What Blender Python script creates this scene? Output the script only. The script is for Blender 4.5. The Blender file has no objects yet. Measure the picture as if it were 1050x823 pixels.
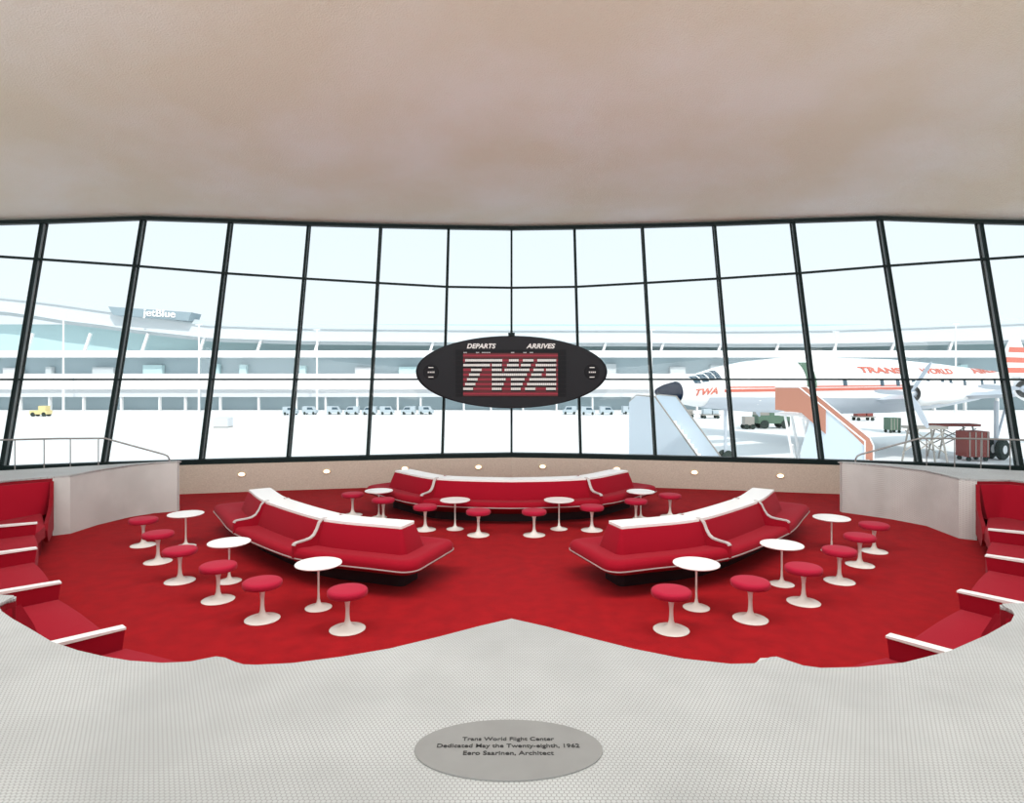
import bpy, bmesh, math, random
from mathutils import Vector, Matrix
random.seed(7)
PI = math.pi
S = bpy.context.scene
C = S.collection

# ---------------------------------------------------------------- camera, light, exposure
F, CX, HY, EYE = 640.0, 524.5, 388.0, 2.65
cd = bpy.data.cameras.new('camera'); cam = bpy.data.objects.new('camera', cd); C.objects.link(cam)
cam.location = (0, 0, EYE); cam.rotation_euler = (PI/2, 0, 0)
cd.sensor_width = 36; cd.lens = F/1050*36
cd.shift_y = (HY-411.5)/1050; cd.shift_x = (525-CX)/1050
cd.clip_start = .05; cd.clip_end = 1000
S.camera = cam
S.view_settings.view_transform = 'Standard'; S.view_settings.look = 'None'
S.view_settings.exposure = 0.0; S.view_settings.gamma = 1.0; S.view_settings.use_curve_mapping = False

w = bpy.data.worlds.new('sky'); S.world = w; w.use_nodes = True
nt = w.node_tree; nt.nodes.clear()
wo = nt.nodes.new('ShaderNodeOutputWorld'); bg = nt.nodes.new('ShaderNodeBackground')
tc = nt.nodes.new('ShaderNodeTexCoord'); sx = nt.nodes.new('ShaderNodeSeparateXYZ'); cr = nt.nodes.new('ShaderNodeValToRGB')
nt.links.new(tc.outputs['Generated'], sx.inputs[0]); nt.links.new(sx.outputs['Z'], cr.inputs[0])
cr.color_ramp.elements[0].position = 0.0; cr.color_ramp.elements[0].color = (.88, .96, 1, 1)
cr.color_ramp.elements[1].position = .5; cr.color_ramp.elements[1].color = (.74, .90, 1, 1)
nt.links.new(cr.outputs[0], bg.inputs['Color']); bg.inputs['Strength'].default_value = 1.08
nt.links.new(bg.outputs[0], wo.inputs[0])

def light(name, typ, loc, rot, energy, color=(1, 1, 1), size=None, sizey=None, angle=None):
    l = bpy.data.lights.new(name, typ); l.energy = energy; l.color = color
    if size: l.shape = 'RECTANGLE'; l.size = size; l.size_y = sizey
    if angle is not None: l.angle = angle
    o = bpy.data.objects.new(name, l); o.location = loc; o.rotation_euler = rot; C.objects.link(o); return o
light('sun', 'SUN', (0, -20, 40), (math.radians(48), 0, math.radians(25)), 2.6, (1, .97, .92), angle=.02)
# added fill: unseen area lamps, behind the camera aimed up and below the ceiling
light('rear_fill', 'AREA', (0, -7.2, 2.4), (math.radians(132), 0, 0), 1300, (1, .99, .975), 20, 5)
light('overhead_fill', 'AREA', (0, 6.0, 7.85), (math.radians(6), 0, 0), 800, (1, .99, .975), 15, 2.4)

# ---------------------------------------------------------------- helpers
def G(px, py, z=0.0):
    d = F*(EYE-z)/(py-HY)
    return Vector(((px-CX)/F*d, d, z))
def D(px, py, d):
    return Vector(((px-CX)/F*d, d, EYE+(HY-py)/F*d))

def obj(name, bm, mat, parent=None, smooth=None, bevel=None, loc=None):
    if bevel:
        es = [e for e in bm.edges if len(e.link_faces) == 2 and e.calc_face_angle(0) > .6]
        if es: bmesh.ops.bevel(bm, geom=es, offset=bevel, segments=2, affect='EDGES', profile=.6, clamp_overlap=True)
    bmesh.ops.recalc_face_normals(bm, faces=bm.faces)
    me = bpy.data.meshes.new(name); bm.to_mesh(me); bm.free()
    me.materials.append(mat)
    if smooth is not None:
        for p in me.polygons: p.use_smooth = True
        me.set_sharp_from_angle(angle=math.radians(smooth))
    o = bpy.data.objects.new(name, me); C.objects.link(o)
    if loc is not None: o.location = loc
    if parent: o.parent = parent
    return o
def tag(o, label, cat, group=None):
    o['label'] = label; o['category'] = cat
    if group: o['group'] = group
    return o
def thing(name, label, cat, loc=(0, 0, 0), rz=0, group=None):
    o = bpy.data.objects.new(name, None); o.location = loc; o.rotation_euler = (0, 0, rz); o.empty_display_size = .1
    C.objects.link(o); return tag(o, label, cat, group)
def structure(o, label=None):
    o['kind'] = 'structure'
    if label: o['label'] = label
    return o
def dup(root, loc, rz, label, group=None, scale=None):
    r = root.copy(); C.objects.link(r); r.location = loc; r.rotation_euler = (0, 0, rz); r['label'] = label
    if group: r['group'] = group
    if scale: r.scale = scale
    for ch in list(root.children):
        c = ch.copy(); C.objects.link(c); c.parent = r
        for g in list(ch.children):
            k = g.copy(); C.objects.link(k); k.parent = c
    return r
def box(bm, c, s, M=None):
    r = bmesh.ops.create_cube(bm, size=1)
    T = Matrix.Translation(c) @ Matrix.Diagonal((s[0], s[1], s[2], 1))
    if M is not None: T = M @ T
    bmesh.ops.transform(bm, matrix=T, verts=r['verts'])
def BX(c, s):
    bm = bmesh.new(); box(bm, c, s); return bm
def hexa(bm, a, b):
    """solid between two equally long closed loops of points"""
    va = [bm.verts.new(p) for p in a]; vb = [bm.verts.new(p) for p in b]; n = len(a)
    bm.faces.new(va[::-1]); bm.faces.new(vb)
    for i in range(n): bm.faces.new((va[i], va[(i+1) % n], vb[(i+1) % n], vb[i]))
def prism(bm, pts, z0, z1):
    hexa(bm, [(p[0], p[1], z0) for p in pts], [(p[0], p[1], z1) for p in pts])
def beam(bm, a, b, wx, wy, up=Vector((0, 0, 1))):
    a = Vector(a); b = Vector(b); d = (b-a).normalized()
    u = d.cross(up)
    if u.length < 1e-4: u = d.cross(Vector((0, 1, 0)))
    u.normalize(); v = u.cross(d).normalized()
    q = [(-1, -1), (1, -1), (1, 1), (-1, 1)]
    hexa(bm, [a+u*wx/2*i+v*wy/2*j for i, j in q], [b+u*wx/2*i+v*wy/2*j for i, j in q])
def tube(bm, pts, r, n=8):
    pts = [Vector(p) for p in pts]; rings = []
    for i, p in enumerate(pts):
        d = ((pts[min(i+1, len(pts)-1)]-pts[max(i-1, 0)])).normalized()
        u = d.cross(Vector((0, 0, 1)))
        if u.length < 1e-3: u = d.cross(Vector((0, 1, 0)))
        u.normalize(); v = u.cross(d)
        rr = r[i] if isinstance(r, (list, tuple)) else r
        rings.append([bm.verts.new(p+(u*math.cos(2*PI*k/n)+v*math.sin(2*PI*k/n))*rr) for k in range(n)])
    for a, b in zip(rings, rings[1:]):
        for k in range(n): bm.faces.new((a[k], a[(k+1) % n], b[(k+1) % n], b[k]))
    bm.faces.new(rings[0][::-1]); bm.faces.new(rings[-1])
def lathe(bm, prof, n=40, M=None):
    rings = []
    for r, z in prof:
        if r < 1e-5: rings.append([bm.verts.new((0, 0, z))])
        else: rings.append([bm.verts.new((r*math.cos(2*PI*k/n), r*math.sin(2*PI*k/n), z)) for k in range(n)])
    for a, b in zip(rings, rings[1:]):
        for k in range(n):
            if len(a) == 1 and len(b) == 1: continue
            if len(a) == 1: bm.faces.new((a[0], b[(k+1) % n], b[k]))
            elif len(b) == 1: bm.faces.new((a[k], a[(k+1) % n], b[0]))
            else: bm.faces.new((a[k], a[(k+1) % n], b[(k+1) % n], b[k]))
    if M is not None: bmesh.ops.transform(bm, matrix=M, verts=bm.verts)
def ellipse_disc(bm, a, b, y0, y1, n=96, chamfer=.03):
    """elliptic disc in the xz plane between y0 (front) and y1"""
    def ring(k, y): return [(a*k*math.cos(2*PI*i/n), y, b*k*math.sin(2*PI*i/n)) for i in range(n)]
    k = 1-chamfer
    rs = [[bm.verts.new(p) for p in ring(*q)] for q in ((k, y0), (1, y0+chamfer*a*.7), (1, y1-.02), (k, y1))]
    bm.faces.new(rs[0][::-1]); bm.faces.new(rs[-1])
    for p, q in zip(rs, rs[1:]):
        for i in range(n): bm.faces.new((p[i], p[(i+1) % n], q[(i+1) % n], q[i]))
def text_bm(s, size, depth=0.0, shear=0.0, bold=0.0, spacing=1.0):
    cu = bpy.data.curves.new('text', 'FONT'); cu.body = s; cu.size = size; cu.extrude = depth
    cu.shear = shear; cu.offset = bold; cu.space_character = spacing; cu.align_x = 'CENTER'; cu.align_y = 'CENTER'
    o = bpy.data.objects.new('text', cu); C.objects.link(o)
    bpy.context.view_layer.update()
    me = bpy.data.meshes.new_from_object(o.evaluated_get(bpy.context.evaluated_depsgraph_get()))
    bm = bmesh.new(); bm.from_mesh(me)
    bpy.data.objects.remove(o); bpy.data.curves.remove(cu); bpy.data.meshes.remove(me)
    return bm

# ---------------------------------------------------------------- materials
def pmat(name, col, rough=.5, spec=.5, metal=0, sheen=0, noise=None, bump=None, emit=None):
    m = bpy.data.materials.new(name); m.use_nodes = True; n = m.node_tree; b = n.nodes['Principled BSDF']
    b.inputs['Base Color'].default_value = (*col, 1); b.inputs['Roughness'].default_value = rough
    b.inputs['Specular IOR Level'].default_value = spec; b.inputs['Metallic'].default_value = metal
    if sheen: b.inputs['Sheen Weight'].default_value = sheen; b.inputs['Sheen Roughness'].default_value = .5
    if emit: b.inputs['Emission Color'].default_value = (*emit[0], 1); b.inputs['Emission Strength'].default_value = emit[1]
    g = n.nodes.new('ShaderNodeNewGeometry')
    if noise:
        sc, col2, lo, hi, detail = noise
        t = n.nodes.new('ShaderNodeTexNoise'); t.inputs['Scale'].default_value = sc; t.inputs['Detail'].default_value = detail
        n.links.new(g.outputs['Position'], t.inputs['Vector'])
        r = n.nodes.new('ShaderNodeMapRange'); r.inputs[1].default_value = lo; r.inputs[2].default_value = hi
        n.links.new(t.outputs['Fac'], r.inputs[0])
        mx = n.nodes.new('ShaderNodeMix'); mx.data_type = 'RGBA'
        mx.inputs[6].default_value = (*col, 1); mx.inputs[7].default_value = (*col2, 1)
        n.links.new(r.outputs[0], mx.inputs[0]); n.links.new(mx.outputs[2], b.inputs['Base Color'])
    if bump:
        sc, st, dist = bump
        t = n.nodes.new('ShaderNodeTexNoise'); t.inputs['Scale'].default_value = sc; t.inputs['Detail'].default_value = 3
        n.links.new(g.outputs['Position'], t.inputs['Vector'])
        bp = n.nodes.new('ShaderNodeBump'); bp.inputs['Strength'].default_value = st; bp.inputs['Distance'].default_value = dist
        n.links.new(t.outputs['Fac'], bp.inputs['Height']); n.links.new(bp.outputs[0], b.inputs['Normal'])
    return m
def tile_mat(name, tile, grout, pitch, vertical=False):
    m = bpy.data.materials.new(name); m.use_nodes = True; n = m.node_tree; b = n.nodes['Principled BSDF']; L = n.links.new
    g = n.nodes.new('ShaderNodeNewGeometry'); sp = n.nodes.new('ShaderNodeSeparateXYZ'); L(g.outputs['Position'], sp.inputs[0])
    def M(op, a, bb=None, c=None):
        q = n.nodes.new('ShaderNodeMath'); q.operation = op
        for i, v in enumerate((a, bb, c)):
            if v is None: continue
            if isinstance(v, (int, float)): q.inputs[i].default_value = v
            else: L(v, q.inputs[i])
        return q.outputs[0]
    if vertical: U = M('ADD', sp.outputs['X'], sp.outputs['Y']); V = sp.outputs['Z']
    else: U = sp.outputs['X']; V = sp.outputs['Y']
    U = M('MULTIPLY', U, 1/pitch); V = M('MULTIPLY', V, 1/(pitch*1.732))
    def cell(off):
        u = M('SUBTRACT', M('FRACT', M('ADD', U, off)), .5)
        v = M('MULTIPLY', M('SUBTRACT', M('FRACT', M('ADD', V, off)), .5), 1.732)
        return M('SQRT', M('ADD', M('MULTIPLY', u, u), M('MULTIPLY', v, v)))
    dd = M('MINIMUM', cell(0.0), cell(.5))
    r = n.nodes.new('ShaderNodeMapRange'); r.inputs[1].default_value = .40; r.inputs[2].default_value = .48; L(dd, r.inputs[0])
    t = n.nodes.new('ShaderNodeTexNoise'); t.inputs['Scale'].default_value = 1.3; t.inputs['Detail'].default_value = 5; L(g.outputs['Position'], t.inputs['Vector'])
    m1 = n.nodes.new('ShaderNodeMix'); m1.data_type = 'RGBA'
    m1.inputs[6].default_value = (*[c*.82 for c in tile], 1); m1.inputs[7].default_value = (*tile, 1); 
    rr = n.nodes.new('ShaderNodeMapRange'); rr.inputs[1].default_value = .35; rr.inputs[2].default_value = .6; L(t.outputs['Fac'], rr.inputs[0]); L(rr.outputs[0], m1.inputs[0])
    m2 = n.nodes.new('ShaderNodeMix'); m2.data_type = 'RGBA'; L(r.outputs[0], m2.inputs[0]); L(m1.outputs[2], m2.inputs[6]); m2.inputs[7].default_value = (*grout, 1)
    L(m2.outputs[2], b.inputs['Base Color']); b.inputs['Roughness'].default_value = .45; b.inputs['Specular IOR Level'].default_value = .3
    bp = n.nodes.new('ShaderNodeBump'); bp.inputs['Strength'].default_value = .25; bp.inputs['Distance'].default_value = .002; bp.invert = True
    L(r.outputs[0], bp.inputs['Height']); L(bp.outputs[0], b.inputs['Normal'])
    return m
def glass_mat(name, refl=.05, tint=(1, 1, 1)):
    m = bpy.data.materials.new(name); m.use_nodes = True; n = m.node_tree; n.nodes.clear()
    o = n.nodes.new('ShaderNodeOutputMaterial'); t = n.nodes.new('ShaderNodeBsdfTransparent'); g = n.nodes.new('ShaderNodeBsdfGlossy')
    t.inputs[0].default_value = (*tint, 1); g.inputs['Roughness'].default_value = .02
    mx = n.nodes.new('ShaderNodeMixShader'); mx.inputs[0].default_value = refl
    n.links.new(t.outputs[0], mx.inputs[1]); n.links.new(g.outputs[0], mx.inputs[2]); n.links.new(mx.outputs[0], o.inputs[0])
    return m
M = dict(
    carpet=pmat('carpet', (.35, .006, .010), .9, .07, noise=(5, (.28, .005, .009), .35, .65, 9), bump=(160, .5, .006), sheen=.03),
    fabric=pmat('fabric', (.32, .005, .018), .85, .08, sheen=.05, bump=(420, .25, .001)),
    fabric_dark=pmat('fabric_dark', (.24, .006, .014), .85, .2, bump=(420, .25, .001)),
    stoolred=pmat('stool_fabric', (.43, .010, .040), .8, .15, sheen=.08, bump=(420, .25, .001)),
    marble=pmat('white_laminate', (.88, .87, .86), .28, .5),
    trim=pmat('trim_plastic', (.55, .50, .49), .35, .5),
    stand=pmat('white_enamel', (.88, .85, .80), .25, .5),
    plinth=pmat('plinth', (.02, .01, .012), .6, .3),
    ceiling=pmat('ceiling_plaster', (.80, .745, .62), .95, .1, noise=(.42, (.86, .84, .78), .38, .70, 6), bump=(38, .45, .03)),
    concrete=pmat('curb_stone', (.66, .59, .50), .8, .2, noise=(40, (.56, .49, .41), .35, .65, 5)),
    frame=pmat('dark_frame', (.008, .018, .018), .5, .15),
    frame_grey=pmat('gasket', (.22, .26, .27), .5, .4),
    glass=glass_mat('window_glass', .015),
    tile=tile_mat('penny_tile', (.50, .515, .515), (.28, .28, .275), .021),
    tilev=tile_mat('penny_tile_wall', (.68, .70, .68), (.47, .47, .45), .021, True),
    plaque=pmat('plaque_metal', (.27, .27, .265), .5, .3, noise=(6, (.24, .24, .235), .3, .7, 6)),
    ink=pmat('engraving', (.03, .03, .03), .6, .3),
    board=pmat('board_black', (.014, .015, .019), .55, .25),
    boardp=pmat('board_panel', (.010, .011, .014), .6, .2),
    slatred=pmat('slat_red', (.33, .012, .035), .5, .4),
    slatred2=pmat('slat_red_dark', (.12, .006, .012), .5, .4),
    slatwhite=pmat('slat_white', (.85, .85, .83), .5, .4),
    lampglow=pmat('lamp_glow', (1, .9, .7), .5, .5, emit=((1, .78, .50), 2.6)),
    lampring=pmat('lamp_ring', (.75, .60, .42), .4, .5),
    rail=pmat('rail_steel', (.34, .32, .31), .35, .5, metal=.6),
    wall=pmat('wall_plaster', (.75, .72, .68), .9, .2, bump=(60, .3, .01)),
    apron=pmat('apron_concrete', (.86, .86, .85), .9, .1, noise=(.05, (.80, .80, .79), .4, .6, 4)),
    white=pmat('white_paint', (.88, .88, .88), .45, .4),
    bldwhite=pmat('building_white', (.62, .64, .66), .7, .3),
    bldgrey=pmat('building_grey', (.55, .60, .62), .7, .3),
    signgrey=pmat('sign_board', (.30, .38, .42), .7, .2),
    roofgrey=pmat('roof_metal', (.66, .70, .72), .7, .2),
    bldglass=pmat('building_glass', (.50, .68, .70), .4, .4),
    blddark=pmat('building_dark_glass', (.36, .46, .50), .4, .4),
    planewhite=pmat('aircraft_white', (.9, .9, .89), .35, .4),
    silver=pmat('aircraft_silver', (.55, .60, .66), .35, .5, metal=.3),
    planered=pmat('aircraft_red', (.62, .17, .12), .5, .3),
    navy=pmat('radome', (.003, .012, .03), .6, .04),
    darkglass=pmat('aircraft_glass', (.05, .09, .12), .15, .5),
    coral=pmat('coral_canopy', (.52, .24, .17), .7, .2),
    bluewhite=pmat('stair_panel', (.66, .76, .84), .6, .3),
    green=pmat('olive_paint', (.10, .17, .12), .6, .3),
    tyre=pmat('tyre', (.03, .045, .04), .8, .2),
    brown=pmat('crate_red', (.25, .07, .06), .7, .2),
    steel=pmat('steel', (.35, .33, .30), .5, .4, metal=.3),
    yellow=pmat('yellow_paint', (.72, .60, .30), .6, .3),
    vanblue=pmat('van_blue_grey', (.45, .52, .56), .5, .4),
)

# ---------------------------------------------------------------- floors of the lounge and the hall
o = structure(obj('floor', BX((0, 8.5, -.05), (26, 17, .1)), M['carpet']), 'bright red carpet of the sunken lounge')
RIM = 1.0
LF = [(124, 640), (59, 594), (35, 559.5), (36, 534)]; LB = [(58, 657.5), (0, 605.3), (0, 565), (0, 537.5)]
RF = [(914, 648.5), (986, 603), (1013.5, 567), (1015.5, 540.5)]; RB = [(981, 669), (1050, 618.5), (1050, 573), (1050, 544)]
sides = {}
for sg, FF, BB in ((-1, LF, LB), (1, RF, RB)):
    P = [G(*p, .62) for p in FF]; Dv = [(G(*b, .62)-p).normalized() for b, p in zip(BB, P)]
    for i in range(1, 4):      # keep the four arms fanning out evenly
        Dv[i] = (Dv[i] + Dv[0]*.5).normalized()
    sides[sg] = (P, Dv)
hookL = [(524.5, 633), (490, 642), (450, 652.5), (400, 664.5), (350, 673), (300, 679.5), (262, 682.5), (248, 682), (238, 679), (233, 673), (222, 671.5), (212, 674.5), (195, 679), (165, 680.5),
         (133, 677), (106.7, 672.7), (80, 666.5), (53, 657.5), (28.7, 643), (13, 634.2), (2, 626.5), (-4, 621.5), (-2, 618.5), (6.7, 614), (16, 611.5), (16.7, 609.5), (0, 609.5), (-25, 610)]
hookR = [(524.5, 633), (560, 642), (600, 652.5), (650, 665), (700, 676), (750, 681.5), (775, 681), (783.3, 677.5), (787.3, 672.5), (796.7, 671.7), (806.7, 677.5), (823, 683), (843, 685.7),
         (880, 684.9), (926.7, 679), (976.7, 668), (1011.7, 650.7), (1036.7, 636.7), (1043, 630), (1040, 625.5), (1034, 622.5), (1026, 620), (1025, 617.8), (1050, 618.2), (1072, 619)]
parL = [(72, 547), (100, 538), (133, 530), (158, 526), (181.7, 524)]
parR = [(983, 551.7), (950, 539), (913, 532), (885, 528), (863.3, 525)]
def rim_line(sg):
    P, Dv = sides[sg]
    pts = [G(*p, RIM) for p in (hookL if sg < 0 else hookR)]
    R = [p+d*.88 for p, d in zip(P, Dv)]
    par = [G(*p) for p in (parL if sg < 0 else parR)]
    c = par[0]
    far = [Vector((sg*8.25, 9.25, 0)), Vector((sg*8.4, 9.8, 0)), Vector((sg*8.15, 10.22, 0)), Vector((c.x+sg*.2, c.y-.14, 0))]
    a = pts + [R[1], R[2], R[3]] + far
    return [Vector((p.x, p.y, 0)) for p in a], [Vector((p.x, p.y, 0)) for p in par], len(pts)
rimL, pL, nL = rim_line(-1); rimR, pR, nR = rim_line(1)
outL = rimL+pL; outR = rimR+pR
poly = [(-12.9, -7.9), (12.9, -7.9), (12.9, 9.9)]
eR = outR[-1]; eL = outL[-1]
poly += [(9.1, 11.2), (eR.x-.02, eR.y+.12)] + [(p.x, p.y) for p in outR[::-1]] + [(p.x, p.y) for p in outL[1:]] + [(eL.x+.02, eL.y+.12), (-9.1, 11.2), (-12.9, 9.9)]
bm = bmesh.new(); prism(bm, poly, RIM-.036, RIM)
top = [e for e in bm.edges if all(abs(v.co.z-RIM) < 1e-4 for v in e.verts)]
bmesh.ops.bevel(bm, geom=top, offset=.014, segments=2, affect='EDGES', clamp_overlap=True)
structure(obj('floor_upper', bm, M['tile']), 'white penny-tile floor around the sunken lounge')

def ribbon(pts, z0, z1, th, inner):
    """upright wall strip of thickness th standing behind a plan polyline"""
    bm = bmesh.new(); n = len(pts); fr = pts; bk = []
    for i, p in enumerate(pts):
        d = (pts[min(i+1, n-1)]-pts[max(i-1, 0)]); d.z = 0; d.normalize()
        bk.append(p + Vector((-d.y, d.x, 0))*th*inner)
    A = [bm.verts.new((p.x, p.y, z0)) for p in fr]; B = [bm.verts.new((p.x, p.y, z1)) for p in fr]
    A2 = [bm.verts.new((p.x, p.y, z0)) for p in bk]; B2 = [bm.verts.new((p.x, p.y, z1)) for p in bk]
    for i in range(n-1):
        bm.faces.new((A[i], A[i+1], B[i+1], B[i])); bm.faces.new((A2[i], B2[i], B2[i+1], A2[i+1]))
        bm.faces.new((A[i], A2[i], A2[i+1], A[i+1])); bm.faces.new((B[i], B[i+1], B2[i+1], B2[i]))
    bm.faces.new((A[0], B[0], B2[0], A2[0])); bm.faces.new((A[-1], A2[-1], B2[-1], B[-1]))
    return bm
for sg, rl, par, nm in ((-1, rimL, pL, 'left'), (1, rimR, pR, 'right')):
    k = 9
    structure(obj('wall_rim_'+nm, ribbon(rl[:k+5], 0, RIM-.03, .05, -sg*-1 if sg > 0 else 1), M['tilev']))
    structure(obj('wall_parapet_'+nm, ribbon([rl[-1]]+par+[par[-1]+Vector((-sg*-.02 if sg < 0 else .02, .12, 0))]+[Vector((sg*9.1, 11.2, 0)), Vector((sg*12.9, 9.9, 0))], 0, RIM-.03, .04, 1 if sg < 0 else -1), M['tilev'], smooth=40), 'pale tiled parapet wall beside the lounge')
    # low landing and steps behind the parapet
    bm = bmesh.new(); prism(bm, [(sg*12.9, 10.05), (sg*9.15, 11.35), (sg*8.5, 11.7), (sg*8.5, 13.9), (sg*12.9, 12.3)], 0, .42)
    structure(obj('floor_landing_'+nm, bm, M['tile']))
    bm = bmesh.new()
    for q in range(2): prism(bm, [(sg*(8.5-.3*q), 11.75+.15*q), (sg*(8.2-.3*q), 11.9+.15*q), (sg*(8.2-.3*q), 13.9), (sg*(8.5-.3*q), 13.9)], 0, .28-.14*q)
    structure(obj('floor_steps_'+nm, bm, M['tile']))
    structure(obj('wall_'+nm, BX((sg*13.0, 2.4, 3.6), (.2, 20.6, 9.4)), M['wall']))

# ---------------------------------------------------------------- window wall
XB = [(0, 15.87), (1.74, 15.67), (3.54, 15.32), (5.36, 14.95), (7.25, 14.55), (9.2, 14.05), (10.97, 13.43), (12.75, 12.7)]
TY = [295, 294, 290, 285.5, 280, 272.5, 265.5, 258]; UY = [233.5, 232.5, 231, 229, 226, 223, 226.5, 229]
LEAN = .255
LN = [.255]*6+[.21, .19]
def zy(db, y, LEAN):
    k = (HY-y)/F; d = (db-LEAN*.74+LEAN*EYE)/(1-LEAN*k); return d, EYE+k*d
def mull(j):
    sgn = -1 if j < 0 else 1; a = abs(j); x, db = XB[a]; x *= sgn
    LE = LN[a]; zt = zy(db, TY[a], LE); zu = zy(db, UY[a], LE); zm = 2.63
    f = lambda z: Vector((x, db+LE*(z-.74), z))
    return f(.72), f(zm), Vector((x, zt[0], zt[1])), Vector((x, zu[0], zu[1]))
num = 0
for j in range(-7, 7):
    num += 1
    a, b = mull(j), mull(j+1)
    e = bpy.data.objects.new('window_%d' % num, None); C.objects.link(e); structure(e)
    e.location = a[0]; off = -Vector(a[0])
    def L_(bm): bmesh.ops.translate(bm, vec=off, verts=bm.verts); return bm
    for base, dep in ((a, 0),) + (((b, 0),) if j == 6 else ()):
        bm = bmesh.new(); lo, hi = base[0], base[3]
        out = Vector((0, 1, 0))
        wd = .055 if abs(j) < 4 else .065
        up = Vector((0, -1, LEAN)).normalized()
        beam(bm, lo-out*.02, hi-out*.02, wd, .05, up); beam(bm, lo+out*.13, hi+out*.13, wd, .05, up)
        L_(bm); mu = obj('mullion', bm, M['frame'], e)
        bm = bmesh.new(); beam(bm, lo+out*.055, hi+out*.055, .02, .10, up); L_(bm); obj('gasket', bm, M['frame_grey'], mu)
    for k, hh in ((1, .045), (2, .05)):
        bm = bmesh.new(); beam(bm, a[k], b[k], .10, hh); L_(bm); obj('transom', bm, M['frame'], e)
    bm = bmesh.new(); beam(bm, a[3]-Vector((0, 0, .02)), b[3]-Vector((0, 0, .02)), .16, .09); L_(bm); obj('top_rail', bm, M['frame'], e)
    bm = bmesh.new(); beam(bm, a[0]-Vector((0, 0, .01)), b[0]-Vector((0, 0, .01)), .22, .12); L_(bm); obj('bottom_rail', bm, M['frame'], e)
    for k in range(3):
        q = [a[k]+Vector((0, .03, 0)), b[k]+Vector((0, .03, 0)), b[k+1]+Vector((0, .03, 0)), a[k+1]+Vector((0, .03, 0))]
        bm = bmesh.new(); bm.faces.new([bm.verts.new(p+off) for p in q]); obj('pane', bm, M['glass'], e)
# curb wall under the glass
base = [Vector((s_*x, db-.16, 0)) for s_, (x, db) in [(-1, p) for p in XB[::-1]]+[(1, p) for p in XB[1:]]]
bm = bmesh.new(); hexa_pts = [(p.x, p.y) for p in base]+[(p.x, p.y+.45) for p in base[::-1]]
prism(bm, hexa_pts, -.02, .66)
structure(obj('wall_window_curb', bm, M['concrete']), 'low beige stone curb wall under the windows')
for i, (px, py, lab) in enumerate([(248, 486, 'far left'), (335, 483, 'second from the left'), (415, 480, 'just above the rear sofa left end'), (490.5, 478.5, 'left of the pair above the rear sofa middle'),
                       (556.5, 478, 'right of the pair above the rear sofa middle'), (632.6, 480.5, 'above the right end of the rear sofa'), (712, 484, 'second from the right'), (800, 487.5, 'far right')]):
    # hit the curb face
    k = (px-CX)/F; d = 15
    for _ in range(6):
        x = abs(k*d)
        for (x0, y0), (x1, y1) in zip(XB, XB[1:]):
            if x0 <= x <= x1: d = y0+(y1-y0)*(x-x0)/(x1-x0)-.16; ang = math.atan2(y1-y0, x1-x0)*(1 if k > 0 else -1); break
    z = EYE+(HY-py)/F*d
    t = thing('curb_light', 'small warm curb wall light, '+lab, 'light', (k*d, d-.002, z), ang, 'recessed lights in the curb wall')
    bm = bmesh.new(); lathe(bm, [(.085, 0), (.10, .0), (.10, .025), (.07, .03), (.07, .0)], 24, Matrix.Rotation(PI/2, 4, 'X')); obj('lamp_ring', bm, M['lampring'], t)
    bm = bmesh.new(); lathe(bm, [(0, .0), (.075, 0), (.072, .022), (0, .026)], 24, Matrix.Rotation(PI/2, 4, 'X')); obj('lens', bm, M['lampglow'], t); t.scale = (1, 1, .6)

# ---------------------------------------------------------------- ceiling shell
def topcurve(x):
    a = abs(x)
    T = [mull(j)[3] for j in range(8)]
    for p, q in zip(T, T[1:]):
        if p.x <= a <= q.x+1e-6: t = (a-p.x)/(q.x-p.x); r = p.lerp(q, t); return r.y, r.z
    return T[-1].y, T[-1].z
bm = bmesh.new(); NX, NY = 60, 44; gv = []
for i in range(NX+1):
    x = -12.95+25.9*i/NX; y0, z0 = topcurve(min(12.74, abs(x)))
    y0 += .18; row = []
    for k in range(NY+1):
        v = k/NY; y = y0+(-8-y0)*v
        dist = y0-y
        z = z0 + .02 - .10*math.exp(-dist/.5) + .10 + 1.5*(1-math.cos(min(1, dist/16)*PI))/2 + .12*dist/10
        z += (7.0-z0)*.75*min(1, dist/7)
        row.append(bm.verts.new((x, y, z)))
    gv.append(row)
for i in range(NX):
    for k in range(NY): bm.faces.new((gv[i][k], gv[i+1][k], gv[i+1][k+1], gv[i][k+1]))
r = bmesh.ops.extrude_face_region(bm, geom=bm.faces[:])
bmesh.ops.translate(bm, vec=(0, 0, .3), verts=[g for g in r['geom'] if isinstance(g, bmesh.types.BMVert)])
structure(obj('ceiling', bm, M['ceiling'], smooth=50), 'curved beige sprayed plaster ceiling')

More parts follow.
